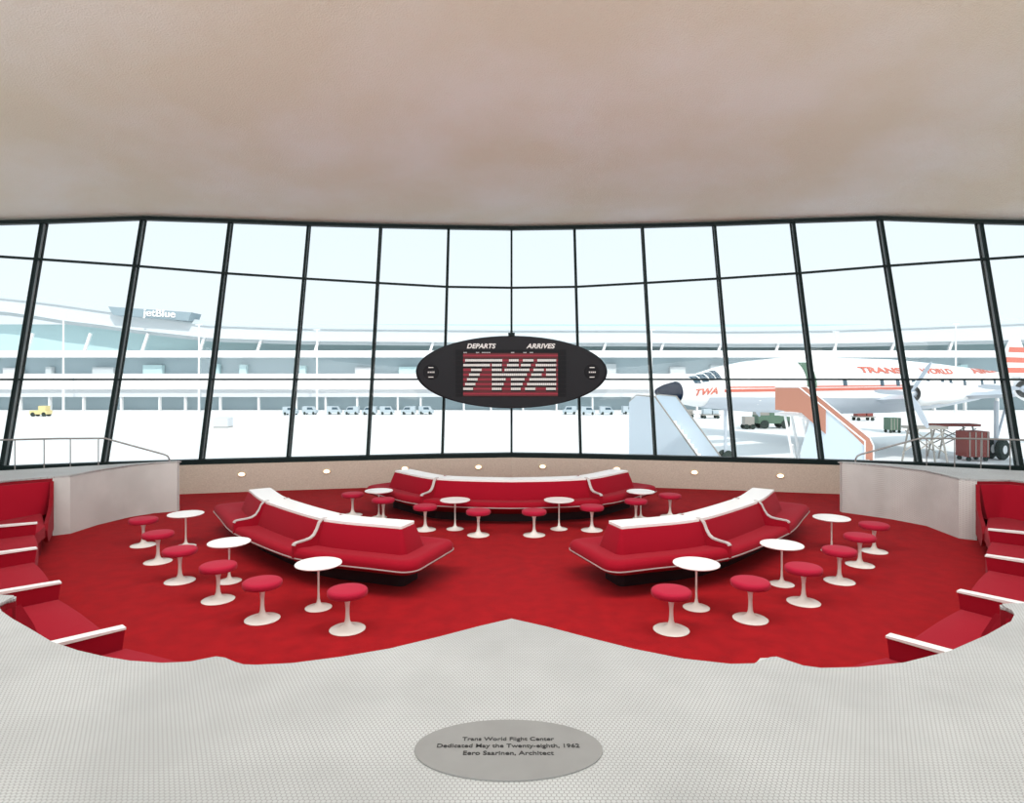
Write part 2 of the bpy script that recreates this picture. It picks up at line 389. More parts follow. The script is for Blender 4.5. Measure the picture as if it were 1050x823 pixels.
# ---------------------------------------------------------------- island sofas
def V_(p, z): return Vector((p.x, p.y, z))
def catmull(P, n):
    out = []; ext = [P[0]*2-P[1]]+P+[P[-1]*2-P[-2]]
    for i in range(len(P)-1):
        p0, p1, p2, p3 = ext[i:i+4]
        for k in range(n):
            t = k/n; a = .5*((2*p1)+(p2-p0)*t+(2*p0-5*p1+4*p2-p3)*t*t+(3*p1-p0-3*p2+p3)*t**3); b = p1.lerp(p2, t)
            out.append(a.lerp(b, .35))
    out.append(P[-1]); return out
def island(label, spine, div_idx, up=1.027, e0=0, e1=0):
    NS = 8
    P = [Vector((p[0]*up, p[1]*up, 0)) for p in spine]; ctr = sum(P, Vector())/len(P); P = [p-ctr for p in P]
    sp = catmull(P, NS); n = len(sp)
    dirs = [(sp[min(i+1, n-1)]-sp[max(i-1, 0)]).normalized() for i in range(n)]
    K = 7
    def loop(o_, ext, r):
        st = []
        for k in range(K):
            t = r*(1-math.cos(PI/2*k/(K-1)))          # distance from the tip
            wdt = o_-r+math.sqrt(max(0, r*r-(r-t)**2))
            st.append((t-ext, wdt))
        fe = max(0, ext-.15)/.35
        pts = [(sp[0]+dirs[0]*(t-e0*fe), dirs[0], w_) for t, w_ in st] + [(sp[i], dirs[i], o_) for i in range(n)]
        pts = [q for q in pts]
        pts += [(sp[-1]-dirs[-1]*(t-e1*fe), dirs[-1], w_) for t, w_ in st[::-1]]
        pl = [p+Vector((d.y, -d.x, 0))*w_ for p, d, w_ in pts]     # camera side
        mi = [p-Vector((d.y, -d.x, 0))*w_ for p, d, w_ in pts]
        return pl + mi[::-1]
    Mst = n+2*K
    def sweep(A, B, idx, prof, closed=False):
        bm = bmesh.new(); rings = []
        for i in idx:
            rings.append([bm.verts.new(A[i].lerp(B[i], f)+Vector((0, 0, z))) for f, z in prof])
        m = len(prof); seq = list(zip(rings, rings[1:]))+([(rings[-1], rings[0])] if closed else [])
        for a, b in seq:
            for k in range(m): bm.faces.new((a[k], a[(k+1) % m], b[(k+1) % m], b[k]))
        if not closed: bm.faces.new(rings[0]); bm.faces.new(rings[-1][::-1])
        bmesh.ops.remove_doubles(bm, verts=bm.verts, dist=1e-5)
        return bm
    root = thing('island_sofa', label, 'sofa', ctr)
    full = list(range(2*Mst))
    ledge = loop(.175, .03, .03); inner = loop(.29, .14, .10); outer = loop(.64, .50, .20)
    # ledge
    def slab(L, z0, z1):
        bm = bmesh.new(); n_ = len(L)//2
        rows_ = [[bm.verts.new(V_(p, z)) for p, z in ((L[i], z0), (L[2*n_-1-i], z0), (L[2*n_-1-i], z1), (L[i], z1))] for i in range(n_)]
        for a, b in zip(rows_, rows_[1:]):
            for k in range(4): bm.faces.new((a[k], a[(k+1) % 4], b[(k+1) % 4], b[k]))
        bm.faces.new(rows_[0]); bm.faces.new(rows_[-1][::-1])
        bmesh.ops.remove_doubles(bm, verts=bm.verts, dist=1e-5); return bm
    obj('ledge', slab(loop(.178, .031, .03), .722, .756), M['marble'], root)
    bm = sweep(loop(.22, .08, .08), loop(.635, .495, .20), full, [(0, .14), (.3, .185), (.6, .23), (.9, .285), (1, .31), (1, .33), (0, .32)], True)
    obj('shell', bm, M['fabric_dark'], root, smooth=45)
    bm = sweep(loop(.60, .46, .18), loop(.646, .506, .205), full, [(0, .326), (1, .326), (1, .338), (0, .338)], True); obj('shell_trim', bm, M['trim'], root)
    obj('plinth', slab(loop(.22, .08, .08), 0, .14), M['plinth'], root)
    # cut the ring at the dividers
    d1, d2 = K+div_idx[0]*NS, K+div_idx[1]*NS
    N2 = 2*Mst; m = lambda i: N2-1-i
    secs = [('end', list(range(m(d1), N2))+list(range(0, d1+1))), ('front', list(range(d1, d2+1))), ('end', list(range(d2, m(d2)+1))), ('back', list(range(m(d2), m(d1)+1)))]
    pad = [(0, .33), (0, .425), (.35, .432), (.62, .445), (.80, .448), (.92, .432), (.985, .40), (1.0, .365), (.985, .336), (.9, .33)]
    low = [(0, .33), (0, .405), (.35, .41), (.66, .42), (.84, .42), (.94, .402), (.985, .375), (.985, .34), (.9, .33)]
    bk = [(0, .40), (-.6, .40), (-.6, .72), (0, .722), (.10, .715), (.55, .575), (1.0, .42), (1.0, .40)]
    for nm, ix in secs:
        obj('seat_cushion', sweep(inner, outer, ix, pad if nm == 'end' else low), M['fabric'], root, smooth=50)
        obj('backrest', sweep(ledge, inner, ix, bk), M['fabric'], root, smooth=30)
    # dividers
    prof = [(.12, .762), (.195, .752), (.235, .715), (.275, .63), (.32, .57), (.375, .54), (.45, .53), (.58, .525), (.625, .515), (.645, .49), (.652, .34), (.60, .28), (.36, .25), (.12, .30)]
    for i in (d1-K, d2-K):
        for sd in (1, -1):
            nrm = Vector((dirs[i].y, -dirs[i].x, 0))*sd; t = dirs[i]
            def q(pr, h): return [sp[i]+nrm*a+Vector((0, 0, z))+t*h for a, z in pr]
            bm = bmesh.new(); hexa(bm, q(prof, -.022), q(prof, .022)); dv = obj('divider', bm, M['fabric'], root)
            tp = prof[:10]
            inn = [(a-.0, z-.018) if k < 8 else (a-.018, z-.01) for k, (a, z) in enumerate(tp)]
            bm = bmesh.new()
            for k in range(len(tp)-1):
                qd = [tp[k], tp[k+1], inn[k+1], inn[k]]
                qd = [(a+.004 if k > 5 else a+.002, z+.006) for a, z in qd]
                hexa(bm, q(qd, -.027), q(qd, .027))
            obj('divider_trim', bm, M['trim'], dv)
    return root
island('long curved red island sofa at the left of the lounge with white ledge top', [(-4.21, 10.44), (-3.58, 9.51), (-2.39, 8.36), (-1.34, 7.95)], (1, 2), e0=.28, e1=-.05)
island('long curved red island sofa at the right of the lounge with white ledge top', [(4.21, 10.44), (3.58, 9.51), (2.39, 8.36), (1.34, 7.95)][::-1], (1, 2), e0=-.05, e1=.28)
island('rear red island sofa below the oval flight board, facing the windows', [(-2.2, 12.62), (-1.32, 11.72), (0, 11.48), (1.32, 11.72), (2.2, 12.62)], (1, 3))

# ---------------------------------------------------------------- stools and tables
def make_stool():
    t = thing('tulip_stool', '', 'stool')
    bm = bmesh.new(); lathe(bm, [(0, 0), (.185, 0), (.188, .006), (.18, .011), (.13, .018), (.075, .032), (.040, .06), (.026, .10), (.021, .16), (.021, .22), (.026, .28), (.038, .33), (.062, .352), (.08, .356), (0, .356)], 40)
    obj('pedestal', bm, M['stand'], t, smooth=40)
    bm = bmesh.new(); lathe(bm, [(0, .356), (.17, .356), (.20, .362), (.208, .374), (.21, .395), (.208, .415), (.195, .427), (.16, .433), (0, .436)], 40)
    obj('seat_cushion', bm, M['stoolred'], t, smooth=50)
    return t
def make_table():
    t = thing('tulip_table', '', 'table')
    bm = bmesh.new(); lathe(bm, [(0, 0), (.15, 0), (.152, .006), (.14, .012), (.10, .020), (.05, .036), (.024, .062), (.014, .11), (.0115, .2), (.0115, .36), (.014, .44), (.026, .478), (.05, .495), (0, .495)], 40)
    obj('pedestal', bm, M['stand'], t, smooth=40)
    bm = bmesh.new(); lathe(bm, [(0, .495), (.24, .495), (.262, .506), (.265, .513), (.262, .518), (0, .518)], 56)
    obj('tabletop', bm, M['marble'], t, smooth=30)
    return t
st0, tb0 = make_stool(), make_table(); us = ut = False
gs, gt = 'red-topped tulip stools', 'small white tulip side tables'
stools = [((147, 559), 'farthest stool of the left-hand row, nearest the parapet wall'), ((162, 576), 'second stool from the far end of the left-hand row'), ((184.5, 595.7), 'third stool from the far end of the left-hand row'),
 ((223.7, 615), 'fourth stool of the left-hand row, before the second left table'), ((269, 634.7), 'fifth stool of the left-hand row, left of the nearest left table'), ((356.3, 645), 'nearest left stool, standing right of the nearest left table'),
 ((361.5, 528), 'stool behind the left sofa, farthest left of the rear group'), ((393, 534.5), 'stool partly hidden behind the left sofa ledge, beside the rear left table'), ((436, 543), 'rear stool just left of the table before the rear sofa left half'), ((490.5, 548.6), 'rear stool left of centre, right of the small white table'),
 ((547.7, 548.6), 'rear stool right of centre, left of the small white table'), ((606.9, 543.5), 'rear stool just right of the table before the rear sofa right half'), ((652, 536), 'stool partly hidden behind the right sofa ledge, beside the rear right table'), ((687, 529.5), 'stool behind the right sofa, farthest right of the rear group'),
 ((688.3, 645.7), 'nearest right stool, standing left of the nearest right table'), ((769.4, 634.6), 'second nearest right stool, right of the nearest right table'), ((824, 617.4), 'right-hand stool before the second right table'),
 ((860.7, 596), 'third stool from the far end of the right-hand row'), ((881.7, 579.3), 'second stool from the far end of the right-hand row'), ((896.3, 565.3), 'farthest stool of the right-hand row, nearest the parapet wall')]
for i, ((px, py), lab) in enumerate(stools):
    p = G(px, py)
    if i == 0: st0.location = p; st0['label'] = 'red '+lab; st0['group'] = gs
    else: dup(st0, p, i*.7, 'red '+lab, gs)
tables = [((190.5, 560), 'round white table at far left, beyond the left-hand stools'), ((235, 596), 'round white table left of the left sofa, behind a red stool'), ((326.6, 623), 'nearest left round white table, before the left sofa'),
 ((388.5, 530.5), 'round white table in the gap behind the left sofa, by the rear sofa left end'), ((466.6, 542.3), 'round white table before the rear sofa, left of centre'), ((573.2, 542.3), 'round white table before the rear sofa, right of centre'), ((657, 531.5), 'round white table in the gap behind the right sofa, by the rear sofa right end'),
 ((714, 623), 'nearest right round white table, before the right sofa'), ((801.7, 599), 'round white table right of the right sofa, between red stools'), ((852.7, 565), 'round white table at far right, beyond the right-hand stools')]
for i, ((px, py), lab) in enumerate(tables):
    p = G(px, py)
    if i == 0: tb0.location = p; tb0['label'] = lab; tb0['group'] = gt
    else: dup(tb0, p, i*.5, lab, gt)

# ---------------------------------------------------------------- banquettes along the rim
def V2(p, z): return Vector((p[0], p[1], z))
def rprism(bm, pts, z0, z1, r=.03):
    """prism with a softened top edge"""
    c = sum((Vector((p[0], p[1], 0)) for p in pts), Vector())/len(pts)
    def ins(k): 
        out = []
        for p in pts:
            v = Vector((p[0], p[1], 0))-c; out.append(c+v*(1-k/max(v.length, .01)))
        return out
    loops = [(0, z0), (0, z1-r), (r*.3, z1-r*.3), (r, z1)]
    L = [[bm.verts.new(V2(p, z)) for p in ins(k)] for k, z in loops]; n = len(pts)
    bm.faces.new(L[0][::-1]); bm.faces.new(L[-1])
    for a, b in zip(L, L[1:]):
        for i in range(n): bm.faces.new((a[i], a[(i+1) % n], b[(i+1) % n], b[i]))
def densify(a, b, n): return [a.lerp(b, i/n) for i in range(n+1)]
for sg, lab in ((-1, 'left'), (1, 'right')):
    P, Dv = sides[sg]; P = [Vector((p.x, p.y, 0)) for p in P]
    rl, par = (rimL, pL) if sg < 0 else (rimR, pR)
    root = thing('banquette', 'built-in red banquette with pale-topped arms along the %s rim of the lounge' % lab, 'banquette', P[1])
    off = -P[1]
    def put(name, bm, mat, par_=root, **k):
        bmesh.ops.translate(bm, vec=off, verts=bm.verts); return obj(name, bm, mat, par_, **k)
    put('back_panel', ribbon(rl[13:], 0, RIM-.03, .05, 1 if sg < 0 else -1), M['fabric_dark'])
    # first (nearest) stretch runs on under the rim
    nxt = P[0]+Vector((-sg*1.35, -.62, 0)); nd = Vector((sg*.35, -.94, 0)).normalized()
    pts = [nxt]+P; dv = [nd]+Dv
    for i in range(4):
        a, b, da, db = pts[i], pts[i+1], dv[i], dv[i+1]
        g = (b-a).normalized()*.03
        fr = densify(a+g, b-g, 6)
        for k in range(7):
            t = k/6; fr[k] = fr[k]-((da+db)/2)*.04*math.sin(PI*t)
        dp = .66 if i else .42
        bk_ = [p+(da.lerp(db, k/6))*dp for k, p in enumerate(fr)]
        bm = bmesh.new(); rprism(bm, [(p.x, p.y) for p in fr+bk_[::-1]], .26, .44, .05); put('seat_cushion', bm, M['fabric'], smooth=40)
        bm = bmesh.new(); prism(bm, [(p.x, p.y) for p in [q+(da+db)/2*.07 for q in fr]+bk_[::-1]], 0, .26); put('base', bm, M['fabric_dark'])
        if i:
            bm = bmesh.new(); tp = [p+(da.lerp(db, k/6))*.80 for k, p in enumerate(fr)]; lo = [p-(da.lerp(db, k/6))*.06 for k, p in enumerate(bk_)]
            bb = [p+(da.lerp(db, k/6))*.02 for k, p in enumerate(tp)]
            for k in range(6):
                hexa(bm, [V2(lo[k], .40), V2(bb[k], .40), V2(bb[k], .925), V2(tp[k], .925)], [V2(lo[k+1], .40), V2(bb[k+1], .40), V2(bb[k+1], .925), V2(tp[k+1], .925)])
            put('backrest', bm, M['fabric'])
    # far stretch, turning round to the parapet
    c = par[0]
    p5 = Vector((sg*7.02, 9.4, 0)) if sg < 0 else G(1009.5, 548, .35); p5.z = 0
    q5 = Vector((c.x+sg*.175, c.y-.40, 0)); r5 = Vector((c.x+sg*.2, c.y-.22, 0))
    q4 = P[3]+Dv[3]*.62
    Q = catmull([q4, Vector((sg*7.85, 9.15, 0)), Vector((sg*8.0, 9.65, 0)), Vector((sg*7.85, 9.98, 0)), q5], 4)
    R = catmull([P[3]+Dv[3]*.82, Vector((sg*8.17, 9.1, 0)), Vector((sg*8.33, 9.8, 0)), Vector((sg*8.08, 10.15, 0)), r5], 4)
    bm = bmesh.new(); rprism(bm, [(p.x, p.y) for p in [P[3], p5, q5]+Q[::-1][1:]], .26, .44, .05); put('seat_cushion', bm, M['fabric'], smooth=40)
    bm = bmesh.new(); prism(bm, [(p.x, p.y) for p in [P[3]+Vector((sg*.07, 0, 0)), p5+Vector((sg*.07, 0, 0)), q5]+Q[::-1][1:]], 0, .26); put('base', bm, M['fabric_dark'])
    bm = bmesh.new()
    Vq = [[bm.verts.new(V2(p, z)) for p, z in ((q_, .40), (q_.lerp(r_, .25), .50), (q_.lerp(r_, .7), .75), (r_, .925), (r_+(r_-q_)*.2, .925), (r_+(r_-q_)*.2, .4))] for q_, r_ in zip(Q, R)]
    for a, b in zip(Vq, Vq[1:]):
        for k in range(6): bm.faces.new((a[k], a[(k+1) % 6], b[(k+1) % 6], b[k]))
    bm.faces.new(Vq[0]); bm.faces.new(Vq[-1][::-1]); put('backrest', bm, M['fabric'], smooth=60)
    # end panel sweeping down from the parapet to the front of the seat
    a0 = Vector((c.x+sg*.165, c.y-.20, 0)); u = (p5-a0); Lp = u.length; u.normalize(); nn = Vector((-u.y, u.x, 0))
    pr = [(0, .93), (.04, .80), (.12, .66), (.28, .56), (.5, .50), (.72, .47), (.9, .44), (1.0, .36), (1.0, .27), (.9, .18), (.75, .12), (0, .12)]
    q = lambda h, e=0: [a0+u*(f*Lp+(e if 1 < k < 9 else 0))+nn*h+Vector((0, 0, z)) for k, (f, z) in enumerate(pr)]
    bm = bmesh.new(); hexa(bm, q(-.025), q(.025)); ep = put('end_panel', bm, M['fabric'])
    bm = bmesh.new()
    for k in range(9):
        (f0, z0), (f1, z1) = pr[k], pr[k+1]
        A = a0+u*f0*Lp+Vector((0, 0, z0)); B = a0+u*f1*Lp+Vector((0, 0, z1))
        beam(bm, A, B, .054, .004)
    put('panel_trim', bm, M['fabric_dark'], ep)
    # arms
    for i in range(4):
        p, d = P[i], Dv[i]; s_ = Vector((-d.y, d.x, 0))
        L = .80 if i else .74
        bm = bmesh.new()
        f0 = p-d*.02
        hexa(bm, [f0+s_*h*.035+d*e+Vector((0, 0, z)) for h, e, z in ((-1, 0, .585), (1, 0, .585), (1, .06, .12), (-1, .06, .12))], [f0+s_*h*.035+d*L+Vector((0, 0, z)) for h, z in ((-1, .60), (1, .60), (1, .12), (-1, .12))])
        ar = put('armrest', bm, M['fabric'])
        bm = bmesh.new(); hexa(bm, [f0-d*.005+s_*h*.045+Vector((0, 0, z)) for h, z in ((-1, .60), (1, .60), (1, .582), (-1, .582))], [f0+s_*h*.045+d*L+Vector((0, 0, z)) for h, z in ((-1, .632), (1, .632), (1, .60), (-1, .60))])
        put('arm_cap', bm, M['marble'], ar)
    # wing at the hook of the rim
    tip = G(16.2, 611, RIM) if sg < 0 else G(1026, 619.6, RIM); bs = G(-2, 618, RIM) if sg < 0 else G(1040, 625, RIM)
    fw = G(30, 643, .70) if sg < 0 else G(1012, 652, .70)
    bm = bmesh.new(); th = Vector((0, .05, 0))
    lowp = fw+(fw-tip)*.5
    w1 = [tip-Vector((0, 0, .08)), fw, lowp, V2(bs, .45), bs-Vector((0, 0, .08))]
    hexa(bm, w1, [p+th for p in w1]); put('wing_panel', bm, M['fabric'])

# ---------------------------------------------------------------- railings on the landings
for sg, lab in ((-1, 'left'), (1, 'right')):
    X = lambda px, py, d: D(px if sg < 0 else 2*CX-px-(-2), py, d)
    pts = [X(-60, 452, 11.9), X(0, 451, 12.2), X(60, 449.5, 12.45), X(108, 449.3, 12.65)]
    pts += [X(140, 458, 12.8), X(168, 465.6, 12.95), X(172, 467.5, 12.97), X(173.8, 471, 12.98)]
    last = pts[-1].copy(); last.z = .0; pts.append(last)
    t = thing('handrail', 'thin grey metal handrail behind the %s parapet wall' % lab, 'railing', (pts[3].x, pts[3].y, .42))
    off = -Vector(t.location)
    bm = bmesh.new(); tube(bm, pts, .018, 8); bmesh.ops.translate(bm, vec=off, verts=bm.verts); obj('top_rail', bm, M['rail'], t, smooth=60)
    for px in (-32, 15, 44.6, 72.4, 100):
        k = [(pts[i], pts[i+1]) for i in range(3)]
        # point of the rail at this column
        best = None
        for A, B in k:
            for s in range(21):
                p = A.lerp(B, s/20); e = abs(p.x/p.y-X(px, 450, 1).x)
                if best is None or e < best[0]: best = (e, p)
        p = best[1]
        bm = bmesh.new(); tube(bm, [(p.x, p.y, .41), (p.x, p.y, p.z)], .011, 6); bmesh.ops.translate(bm, vec=off, verts=bm.verts); obj('post', bm, M['rail'], t)

# ---------------------------------------------------------------- oval flight board
bd = 15.3; sc = bd/F
t = thing('flight_board', 'black oval split-flap departures and arrivals board hanging before the windows', 'sign', (0, bd, D(524, 381.3, bd).z))
bm = bmesh.new(); ellipse_disc(bm, 98.5*sc, 37.3*sc, 0, .38); obj('casing', bm, M['board'], t, smooth=30)
for s in (-1, 1):
    bm = bmesh.new(); beam(bm, (s*.25, .36, .3), (s*.05, 1.25, .3), .06, .06); obj('bracket', bm, M['frame'], t)
bm = bmesh.new(); box(bm, (0, .12, 38*sc), (.16, .14, .12)); box(bm, (0, .12, 40*sc), (.06, .06, .14)); obj('cap', bm, M['frame'], t)
def bp(cx8, cy8):    # coordinates inside the board's lettering field
    return ((465+cx8/8.75-CX)*sc, (381.3-(345+cy8/8.75))*sc)
x0, zt = bp(20, 118); x1, zb = bp(1010, 540)
bm = bmesh.new(); box(bm, ((x0+x1)/2, -.004, (zt+zb)/2), (x1-x0, .02, zt-zb)); panel = obj('flap_panel', bm, M['boardp'], t)
def slat(bm, a, b, y, h, dep=-.02):
    xa, z = bp(a, y); xb, _ = bp(b, y); hh = h/8.75*sc
    box(bm, ((xa+xb)/2, dep, z), (xb-xa, .008, hh))
rows = {170: [], 213: [(105, 437), (497, 587), (622, 717), (752, 920)], 256: [(88, 327), (345, 437), (480, 587), (605, 697), (737, 920)],
 298: [(158, 253), (345, 437), (458, 680), (717, 810), (830, 920)], 341: [(140, 235), (345, 657), (697, 790), (830, 920)],
 383: [(122, 217), (345, 470), (515, 640), (680, 920)], 426: [(105, 197), (345, 452), (515, 622), (660, 920)], 468: [(88, 178), (345, 437), (515, 605), (642, 735), (830, 920)], 512: []}
for y, iv in rows.items():
    bm = bmesh.new(); slat(bm, 88, 936, y, 44, -.016); ro = obj('flap_row', bm, M['slatred2'], t)
    bm = bmesh.new(); slat(bm, 88, 936, y, 15, -.0185); obj('red_flaps', bm, M['slatred'], ro)
    if iv:
        for a, b in iv:
            bm = bmesh.new(); bw = bmesh.new()
            slat(bm, a, b, y+3, 42, -.021)
            q = a
            while q < b-4:
                slat(bw, q+.8, min(q+16.2, b), y, 21, -.026); q += 17.6
            obj('black_flaps', bm, M['boardp'], ro); obj('white_flaps', bw, M['slatwhite'], ro)
for s, cx in (('DEPARTS', 245), ('ARRIVES', 780)):
    bm = text_bm(s, .158, .004, .25, .0055, 1.04); bmesh.ops.transform(bm, matrix=Matrix.Rotation(PI/2, 4, 'X'), verts=bm.verts)
    xs = [v.co.x for v in bm.verts]; k = (260/8.75*sc)/(max(xs)-min(xs))
    x, z = bp(cx, 87); bmesh.ops.transform(bm, matrix=Matrix.Translation((x, -.01, z)) @ Matrix.Diagonal((k, 1, 1, 1)), verts=bm.verts); obj('lettering', bm, M['slatwhite'], t)
bm = bmesh.new()
for a, b in ((92, 115), (203, 226), (255, 335), (517, 540), (627, 655), (685, 715)):
    q = a
    while q < b: slat(bm, q, q+7, 143, 8, -.018); q += 10
obj('column_headings', bm, M['roofgrey'], t)
bm = bmesh.new()
for k in range(9):
    for a, b in ((-25, 70), (955, 1050)):
        slat(bm, a, b, 170+42.7*k, 3, -.012)
obj('side_louvres', bm, M['board'], t)
for s in (-1, 1):
    cx = s*82.5*sc
    bm = bmesh.new(); lathe(bm, [(0, 0), (7.5*sc, 0), (7.8*sc, .01), (7.5*sc, .02), (0, .022)], 32, Matrix.Translation((cx, 0, 0)) @ Matrix.Rotation(PI/2, 4, 'X')); ck = obj('dial', bm, M['boardp'], t)
    bm = bmesh.new(); 
    for dx, dz, w_ in ((0, 4.6, 5), (0, -5.2, 5)): box(bm, (cx+dx*sc, -.026, dz*sc), (w_*sc, .008, .9*sc))
    for dx in (-2.6, -.6, 1.2, 3.0): box(bm, (cx+dx*sc, -.026, -.2*sc), (1.1*sc, .008, 1.5*sc))
    obj('dial_marks', bm, M['slatwhite'], ck)

# ---------------------------------------------------------------- floor plaque
pc = G(521.5, 767.5, RIM)
t = thing('floor_plaque', 'grey oval dedication plaque set in the white tiled floor', 'plaque', (pc.x, pc.y, RIM-.004))
bm = bmesh.new(); n = 80
hexa(bm, [(.418*math.cos(2*PI*i/n), .228*math.sin(2*PI*i/n), 0) for i in range(n)], [(.418*math.cos(2*PI*i/n), .228*math.sin(2*PI*i/n), .010) for i in range(n)])
obj('plate', bm, M['plaque'], t)
for s, y, wd in (('Trans World Flight Center', 759, 94), ('Dedicated May the Twenty-eighth, 1962', 766, 146), ('Eero Saarinen, Architect', 773.5, 93)):
    bm = text_bm(s, .04, .0006, 0, .0005); xs = [v.co.x for v in bm.verts]; p = G(521, y, RIM); k = (wd/F*p.y)/(max(xs)-min(xs))
    bmesh.ops.transform(bm, matrix=Matrix.Translation((p.x-pc.x, p.y-pc.y, .0112)) @ Matrix.Diagonal((k, max(.9, k), 1, 1)), verts=bm.verts); obj('lettering', bm, M['ink'], t)

# ================================================================= outside
AZ = -2.2
structure(obj('ground_apron', BX((0, 120, AZ-.1), (420, 206, .2)), M['apron']), 'sunlit pale concrete airport apron')
# ---- terminal
TD = 94.0; tk = TD/F
def tz(y): return EYE+(HY-y)*tk
def tx(px): return (px-CX)*tk
t = thing('terminal_building', 'long white airport terminal with glass bands and swept roof across the apron', 'building', (0, TD, AZ))
off = Vector((0, -TD, -AZ))
def tb(name, mat, px0, px1, y0, y1, d0=0, dep=6, par=None):
    bm = bmesh.new(); box(bm, ((tx(px0)+tx(px1))/2, TD+d0+dep/2, (tz(y0)+tz(y1))/2), (tx(px1)-tx(px0), dep, abs(tz(y0)-tz(y1)))); bmesh.ops.translate(bm, vec=off, verts=bm.verts)
    return obj(name, bm, mat, par or t)
tb('ground_glazing', M['blddark'], -350, 1400, 407, 421, 3)
tb('lower_fascia', M['bldwhite'], -350, 1400, 399, 407, .6)
tb('road_deck', M['white'], -350, 1400, 383, 399, 0)
tb('upper_glazing', M['blddark'], -350, 1400, 366, 383, 3.5)
tb('upper_slab', M['white'], -350, 1400, 359, 366, .8)
tb('clerestory', M['bldglass'], -350, 1400, 330, 359, 4.2, 4)
for i in range(46):
    px = -300+i*35+random.uniform(-6, 6)
    tb('column', M['white'], px, px+1.6, 407, 421, .9, .5)
for i in range(30):
    px = -290+i*54+random.uniform(-14, 14)
    tb('kiosk', random.choice([M['bldwhite'], M['bldglass'], M['bldgrey']]), px, px+random.uniform(5, 22), 374+random.uniform(-2, 3), 383, 2.6, .8)
for i in range(26):
    px = -280+i*60
    bm = bmesh.new(); beam(bm, (tx(px), TD+1.5, tz(359)), (tx(px+6), TD+1.5, tz(341)), .35, .35); bmesh.ops.translate(bm, vec=off, verts=bm.verts); obj('raking_column', bm, M['white'], t)
# swept roof: thick shell with its own depth
def roof(name, mat, topl, botl, d0, dep):
    bm = bmesh.new()
    up = [(tx(a), tz(b)) for a, b in topl]; dn = [(tx(a), tz(b)) for a, b in botl]
    lp = up+dn[::-1]
    hexa(bm, [(x, TD+d0, z) for x, z in lp], [(x, TD+d0+dep, z+.6) for x, z in lp]); bmesh.ops.translate(bm, vec=off, verts=bm.verts)
    return obj(name, bm, mat, t)
xs = [-350, -60, 0, 30, 60, 95, 130, 165, 210, 300, 400, 524, 650, 750, 850, 950, 1050, 1400]
tp = [298, 302, 305, 308, 312, 317, 322, 327, 333, 336, 337, 338, 338, 339, 338, 335, 331, 322]
bt = [312, 316, 319, 323, 328, 332, 337, 341, 346, 349, 350, 351, 351, 352, 352, 350, 348, 342]
roof('roof', M['roofgrey'], list(zip(xs, tp)), list(zip(xs, bt)), 1.0, 12)
roof('roof_edge', M['bldgrey'], [(a, b-.5) for a, b in zip(xs, tp)], [(a, b+.7) for a, b in zip(xs, tp)], .7, .4)
roof('soffit', M['bldgrey'], [(a, b-1) for a, b in zip(xs, bt)], [(a, b+3.5) for a, b in zip(xs, bt)], 1.6, 8)
# rooftop sign board
bm = bmesh.new(); lp = [(tx(a), tz(b)) for a, b in ((113, 314.5), (198, 320.5), (195, 329), (118, 323))]
hexa(bm, [(x, TD-.5, z) for x, z in lp], [(x, TD+2.5, z) for x, z in lp]); bmesh.ops.translate(bm, vec=off, verts=bm.verts); sgn = obj('sign_board', bm, M['signgrey'], t)
bm = text_bm('jetBlue', 1.5, .08, 0, .03); x_ = [v.co.x for v in bm.verts]; k = 33*tk/(max(x_)-min(x_))
bmesh.ops.transform(bm, matrix=Matrix.Translation(Vector((tx(166), TD-.6, tz(321.8)))+off) @ Matrix.Rotation(math.radians(3.2), 4, 'Y') @ Matrix.Diagonal((k, 1, 1, 1)) @ Matrix.Rotation(PI/2, 4, 'X'), verts=bm.verts)
obj('sign_lettering', bm, M['white'], sgn)
# ---- light masts
for px, y0, lab in ((65, 318, 'leftmost, behind the outermost left panes'), (204, 333, 'left of the oval board, before the curving roof'), (325, 338, 'between the left panes near the oval board'), (668, 338, 'just right of the oval board'), (857, 340, 'above the aircraft cabin'), (980, 332, 'above the aircraft tail')):
    d = 88; p = D(px, 388, d); mt = thing('apron_light_mast', 'slim white mast rising before the terminal, '+lab, 'mast', (p.x, d, AZ), 0, 'light masts before the terminal')
    h = EYE+(HY-y0)/F*d-AZ
    bm = bmesh.new(); tube(bm, [(0, 0, 0), (0, 0, h)], [.16, .09], 8); obj('pole', bm, M['white'], mt)
    bm = bmesh.new(); box(bm, (0, 0, h), (.9, .2, .12)); obj('lamp_head', bm, M['white'], mt)
# ---- parked vans along the terminal
def make_van():
    v = thing('baggage_tug', '', 'vehicle'); v.scale = (.42, .6, .6)
    bm = bmesh.new(); prof = [(-2.2, .35), (2.2, .35), (2.25, 1.0), (1.6, 1.1), (1.1, 1.8), (-2.2, 1.85)]
    hexa(bm, [(x, -.85, z) for x, z in prof], [(x, .85, z) for x, z in prof]); obj('body', bm, M['vanblue'], v, bevel=.06)
    bm = bmesh.new(); hexa(bm, [(x, -.87, z) for x, z in ((-.6, 1.15), (1.35, 1.15), (.95, 1.65), (-.6, 1.65))], [(x, .87, z) for x, z in ((-.6, 1.15), (1.35, 1.15), (.95, 1.65), (-.6, 1.65))]); obj('windows', bm, M['darkglass'], v)
    for x in (-1.4, 1.4):
        for y in (-.8, .8):
            bm = bmesh.new(); lathe(bm, [(0, -.1), (.35, -.1), (.35, .1), (0, .1)], 16, Matrix.Translation((x, y, .35)) @ Matrix.Rotation(PI/2, 4, 'X')); obj('wheel', bm, M['tyre'], v)
    return v
vans = [298, 318, 343, 361, 379, 397, 419, 437, 584, 603, 622, 645]
v0 = None
